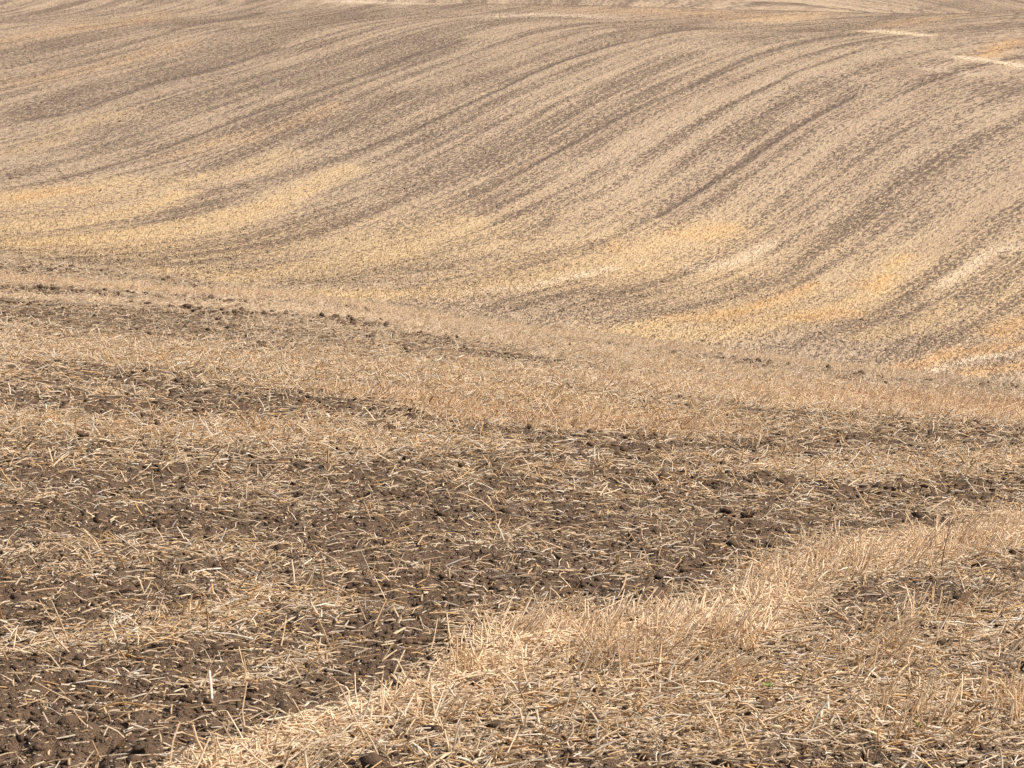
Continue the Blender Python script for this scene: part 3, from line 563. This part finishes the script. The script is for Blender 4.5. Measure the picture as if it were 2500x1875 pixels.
# ------------------------------------------------------------------ chaff: small flat flakes
def chaff(n,y0,y1,s0,label):
    X,Y=sample(n,y0,y1,1.0); f=field(X,Y); z=surf(X,Y,f)+.003
    az=rng.random(n)*6.28; L=s0*np.exp(rng.normal(0,.5,n)); w=L*(.2+.35*rng.random(n))
    ca,sa=np.cos(az),np.sin(az); V=np.zeros((n,4,3)); tl=rng.normal(0,.35,(n,2))
    for i,(a,b) in enumerate(((-1,-1),(1,-.7),(1,.8),(-1,1))):
        dx=a*L/2; dy=b*w/2; V[:,i,0]=X+dx*ca-dy*sa; V[:,i,1]=Y+dx*sa+dy*ca; V[:,i,2]=z+tl[:,0]*dx+tl[:,1]*dy
    F=np.arange(n*4).reshape(n,4)
    o=mesh_np('chaff',V.reshape(-1,3),F,M_S,col=np.repeat(tones(n,f)*.85,4,axis=0)); tag(o,label,'chaff',kind='stuff')
chaff(90000,5.2,14,.006,'pale chaff flakes speckling the nearest bare soil')
chaff(80000,14,34,.012,'pale chaff flakes on the middle slope')
# ------------------------------------------------------------------ clods
def ico(sub):
    import bmesh
    bm=bmesh.new(); bmesh.ops.create_icosphere(bm,subdivisions=sub,radius=1); bm.verts.ensure_lookup_table()
    V=np.array([v.co[:] for v in bm.verts]); F=np.array([[v.index for v in f.verts] for f in bm.faces]); bm.free(); return V,F
IV1,IF1=ico(1); IV2,IF2=ico(2)
IVO=np.array([(1,0,0),(-1,0,0),(0,1,0),(0,-1,0),(0,0,1),(0,0,-.4)],float); IFO=np.array([(0,2,4),(2,1,4),(1,3,4),(3,0,4),(2,0,5),(1,2,5),(3,1,5),(0,3,5)])
def clods(name,n,y0,y1,p,s0,sg,label,pw=2.0,sub2=False,cut=.1,m=.252,off=0):
    V0,F0=(IVO,IFO) if sub2 else (IV1,IF1)
    X,Y=sample(n,y0,y1,p,m); f=field(X,Y); k=rng.random(n)<np.clip(f['soil']**pw,cut,1); X=X[k];Y=Y[k];f=sub(f,k); n=len(X)
    s=s0*np.exp(np.clip(rng.normal(0,sg,n),-2,1.15)); z=surf(X,Y,f)+s*off
    sc=s[:,None]*np.stack([.75+.6*rng.random(n),.75+.6*rng.random(n),.5+.4*rng.random(n)],-1)
    V=V0[None]*sc[:,None,:]*(.5+.9*rng.random((n,len(V0),1)))
    a=rng.random(n)*6.28; ca,sa=np.cos(a)[:,None],np.sin(a)[:,None]
    x=V[...,0]*ca-V[...,1]*sa; y=V[...,0]*sa+V[...,1]*ca
    V=np.stack([x+X[:,None],y+Y[:,None],V[...,2]+z[:,None]],-1)
    F=(np.arange(n)[:,None,None]*len(V0)+F0[None]).reshape(-1,3); print(name,n)
    o=mesh_np(name,V.reshape(-1,3),F,M_C,smooth=False); tag(o,label,'soil',kind='stuff')
clods('soil_crumbs',60000,5.2,14,1.0,.005,.6,'small brown soil crumbs on the bare earth nearby')
clods('soil_crumbs',5000,5.2,16,1.0,.013,.45,'thumb sized lumps of earth on the nearest bare soil',pw=1.5)
clods('soil_crumbs',26000,14,34,1.0,.015,.5,'soil crumbs among straw on the middle slope',pw=1.5)
clods('soil_crumbs',20000,34,66,1.3,.024,.45,'dark clods in the tilled lines below the crest',pw=2.5,cut=.03,off=.3)
clods('soil_crumbs',620000,70,700,1.7,.024,.4,'dark clods speckling the tilled bands of the far slope',pw=2.2,cut=.03,off=.5,sub2=True)
def far_straw(n,y0,y1):
    X,Y=sample(n,y0,y1,1.7); f=field(X,Y); k=rng.random(n)<(1.15-f['soil']*1.1); X=X[k];Y=Y[k];f=sub(f,k);n=len(X)
    z=surf(X,Y,f)-.02; h=.065*np.exp(rng.normal(0,.4,n)); w=.014*np.exp(rng.normal(0,.4,n)); az=rng.random(n)*3.14; lx=rng.normal(0,.07,n); ly=rng.normal(0,.05,n)
    V=np.zeros((n,6,3)); q=0
    for s_ in range(3):
        a=az+s_*2.094; V[:,s_]=np.stack([X+np.cos(a)*w,Y+np.sin(a)*w,z],-1); V[:,3+s_]=np.stack([X+np.cos(a)*w*.6+lx,Y+np.sin(a)*w*.6+ly,z+h],-1)
    F=(np.arange(n)[:,None,None]*6+np.array([[0,1,4,3],[1,2,5,4],[2,0,3,5]])[None]).reshape(-1,4)
    c=np.array([.43,.325,.217])*(.6+.7*rng.random(n))[:,None]
    c=c+(np.array([.58,.39,.18])-c)*(f['gold']*.62)[:,None]+(np.array([.58,.31,.12])-c)*(f['orange']*.45)[:,None]
    c=c+(np.array([.30,.20,.13])-c)*(f['brown']*.4)[:,None]
    o=mesh_np('stubble_tufts',V.reshape(-1,3),F,M_S,col=np.repeat(np.clip(c,0,.95),6,axis=0)); tag(o,'tiny straw tufts covering the far slope between its dark bands','stubble',kind='stuff')
far_straw(800000,68,700)
# ------------------------------------------------------------------ single things one can point at
def one_clod(i,x,y,w,label):
    V0,F0=ico(3); r=np.random.default_rng(100+i); d=V0.copy()
    nz=np.zeros(len(V0))
    for o_ in range(4):
        fr=1.3*1.9**o_; nz+=(np.abs(vn(V0[:,0]*fr+7*i+V0[:,2]*fr*.7,V0[:,1]*fr+3*i-V0[:,2]*fr*.6,o_+i)-.5)*2-.5)*(1.0/1.45**o_)
    d=V0*(1+.75*nz)[:,None]; s=w*.5; h=s*r.uniform(.45,.62)
    V=d*np.array([s,s*r.uniform(.7,1.1),h])
    xa=np.array([x]);ya=np.array([y]); z=float(surf(xa,ya)[0])
    o=mesh_np('soil_clod',V,F0,M_C,smooth=False); o.location=(x,y,z+h*.32); o.rotation_euler=(0,0,r.uniform(0,6.28))
    tag(o,label,'soil clod','larger clods of earth lying on the near slope')
CL=['large dark clod between the bare soil and the foreground straw strip, left of its middle','broad crumbly clod cluster at the bottom left edge of the bare soil','smaller clod just right of the broad crumbly one at the bottom left','wide low brown mound of earth below the standing golden stubble','round clod in straw below right of the wide low mound','knobbly clod beside the upright straw tuft on the left of the slope','long dark clod, left of the pair right of the picture middle','shorter dark clod, right of the pair right of the picture middle','largest clod in the dark soil patch at the right','left clod in the dark soil patch at the right','right clod in the dark soil patch at the right','reddish clod at the upper edge of the foreground stubble strip','left of two clods in the dark band left of the middle','right of two clods in the dark band left of the middle','small reddish clod alone on the bare earth left of the middle','narrow upright clod on the bare soil below the picture middle','clod in straw on the right below the lying straw bundle','clod at the end of the lying straw bundle in the foreground','clod in thin straw left of the small far right bundle','clod in the sparse straw in the left foreground','small dark clod in the broad bare band across the middle','tiny clod in the gold stubble right of the middle','small clod left of the long dark pair','small clod above the foreground strip near the picture middle','small round clod above the long dark pair','dark clod in the straw at the left edge of the middle slope','clod at the lower edge of the orange stubble patch','dark clod in the bare soil at the lower left','flat clod on the bare soil above the foreground middle','small clod in straw on the right of the foreground','big flat clod at the bottom edge right of the middle','dark clod close to the left edge above the tilled soil']
for i,(c,l) in enumerate(zip(CLODS,CL)): one_clod(i,*c,l)
TL=['fan of long grey-gold straws leaning right beside the wide low mound','sheaf of long straws lying flat at the bottom, left of the low mound','upright pale straw tuft at the right edge of the bottom','bundle of straws lying to the right under the dark soil patch','few tall straws standing at the left end of the golden strip','dense upright golden tuft in the middle of the foreground strip','few thin upright straws at the top edge of the golden strip','thin tuft of straws standing beside a knobbly clod on the left','white straw tuft standing at the bottom edge near the middle','straw tuft leaning right at the bottom edge, left of the middle','little upright tuft in the broad bare band right of the middle','straw tuft in the upper strip left of the dead weed','tall pale tuft leaning right behind the dead weed','leaning golden tuft at the left of the dense upright tuft','small leaning tuft in the gap of the golden strip']
for i,((x,y,dx,dz,n),l) in enumerate(zip(TUFTS,TL)):
    r=np.random.default_rng(500+i); w=.02+.0011*n
    if dz<0: w=.04
    X=x+np.clip(r.normal(0,w,n),-1.6*w,1.6*w); Y=y+r.normal(0,w*1.3,n); z=surf(X,Y)-.008
    D=np.stack([dx+r.normal(0,.035,n)+(X-x)*.6,r.normal(.02,.05,n),np.maximum(dz,.02)+r.normal(0,.02,n)],-1)
    L=np.linalg.norm(D,axis=1); D/=L[:,None]; L=np.clip(L*r.uniform(.75,1.15,n),.07,.3)
    c={k:np.zeros(n) for k in('gold','orange','pale')}; c['gold']+=.3; c['pale']+=.3
    V,F,q=straws(np.stack([X-x,Y-y,z-z.mean()],-1),D,L,.0019*r.uniform(.7,1.4,n),r.normal(0,.006,(n,3)),4)
    o=mesh_np('straw_tuft',V,F,M_S,col=np.repeat(tones(n,c),q,axis=0)); o.location=(x,y,z.mean())
    tag(o,l,'straw tuft','straw tufts standing in or beside the foreground strip')
# dead weed stem with side twigs
x,y=WEEDS[0]; z=float(surf(np.array([x]),np.array([y]))[0]); e=bpy.data.objects.new('dead_weed',None); C.objects.link(e); e.location=(x,y,z)
def tube_path(name,pts,r,mat,parent,sides=6):
    pts=np.array(pts,float); n=len(pts); V=[];F=[]
    for i,p in enumerate(pts):
        d=pts[min(i+1,n-1)]-pts[max(i-1,0)]; d/=np.linalg.norm(d); a=np.cross(d,[.3,.9,.1]); a/=np.linalg.norm(a); b=np.cross(d,a)
        rr=r*(1-.6*i/(n-1))
        for s in range(sides):
            t=6.2832*s/sides; V.append(p+a*math.cos(t)*rr+b*math.sin(t)*rr)
    for i in range(n-1):
        for s in range(sides): F.append([i*sides+s,i*sides+(s+1)%sides,(i+1)*sides+(s+1)%sides,(i+1)*sides+s])
    return mesh_np(name,np.array(V),np.array(F),mat,smooth=True,parent=parent)
tube_path('stem',[(0,0,-.01),(.004,0,.04),(.013,.003,.09),(.026,.004,.15),(.036,.002,.21),(.034,0,.255)],.0032,M_WEED,e)
for (a,b) in(((.026,.004,.15),(.052,.01,.20)),((.02,.003,.12),(-.004,.0,.165)),((.034,.002,.20),(.012,.0,.25)),((.034,.002,.21),(.06,0,.25))):
    a=np.array(a);b=np.array(b); tube_path('twig',[a,(a+b)/2+np.array([.003,0,.004]),b],.0016,M_WEED,e)
tag(e,'thin dark red dead weed stem standing among pale straw at the right','weed')
# seedlings
for i,((x,y),l) in enumerate(zip(SEEDLINGS,['tiny green seedling in straw right of the foreground middle','tiny green seedling near the bottom right corner','tiny yellow-green seedling on bare soil in the left foreground'])):
    z=float(surf(np.array([x]),np.array([y]))[0])+.006; e=bpy.data.objects.new('green_seedling',None); C.objects.link(e); e.location=(x,y,z)
    tube_path('stem',[(0,0,-.01),(.001,0,.012),(0,0,.022)],.0011,M_GREEN,e)
    r=np.random.default_rng(i+9)
    for k in range(5):
        a=k*1.26+r.uniform(-.3,.3); L=r.uniform(.018,.03); w=L*.26; V=[];F=[]
        for j in range(6):
            t=j/5; hw=w*math.sin(math.pi*min(.98,max(.06,t)))**.7; q=t*L; zz=.014+.9*q-16*q*q*.8
            for s in(-1,0,1): V.append((q*math.cos(a)-s*hw*math.sin(a),q*math.sin(a)+s*hw*math.cos(a),zz+abs(s)*.0015))
        for j in range(5):
            for s in(0,1): F.append([j*3+s,j*3+s+1,j*3+s+4,j*3+s+3])
        mesh_np('leaf',np.array(V),np.array(F),M_GREEN,smooth=True,parent=e)
    tag(e,l,'seedling')
# an ear of grain lost on the soil
x,y=EARS[0]; z=float(surf(np.array([x]),np.array([y]))[0])+.008; e=bpy.data.objects.new('grain_ear',None); C.objects.link(e); e.location=(x,y,z); e.rotation_euler=(0,R(-18),R(38))
tube_path('stalk',[(-.05,0,-.004),(-.02,.001,0),(0,0,0),(.05,0,.004)],.0014,M_EAR,e)
Vs=[];Fs=[];c=0
for k in range(9):
    for s in(-1,1):
        g=IV1*np.array([.0065,.003,.003]); a=s*.35; p=np.array([.004+k*.0058,s*.0042*(1-.05*k),.002]); g=np.stack([g[:,0]*math.cos(a)-g[:,1]*math.sin(a),g[:,0]*math.sin(a)+g[:,1]*math.cos(a),g[:,2]],-1)+p
        Vs.append(g);Fs.append(IF1+c);c+=len(IV1)
mesh_np('kernels',np.concatenate(Vs),np.concatenate(Fs),M_EAR,smooth=True,parent=e)
tag(e,'pale grain ear lying on bare soil in the left foreground','grain ear')
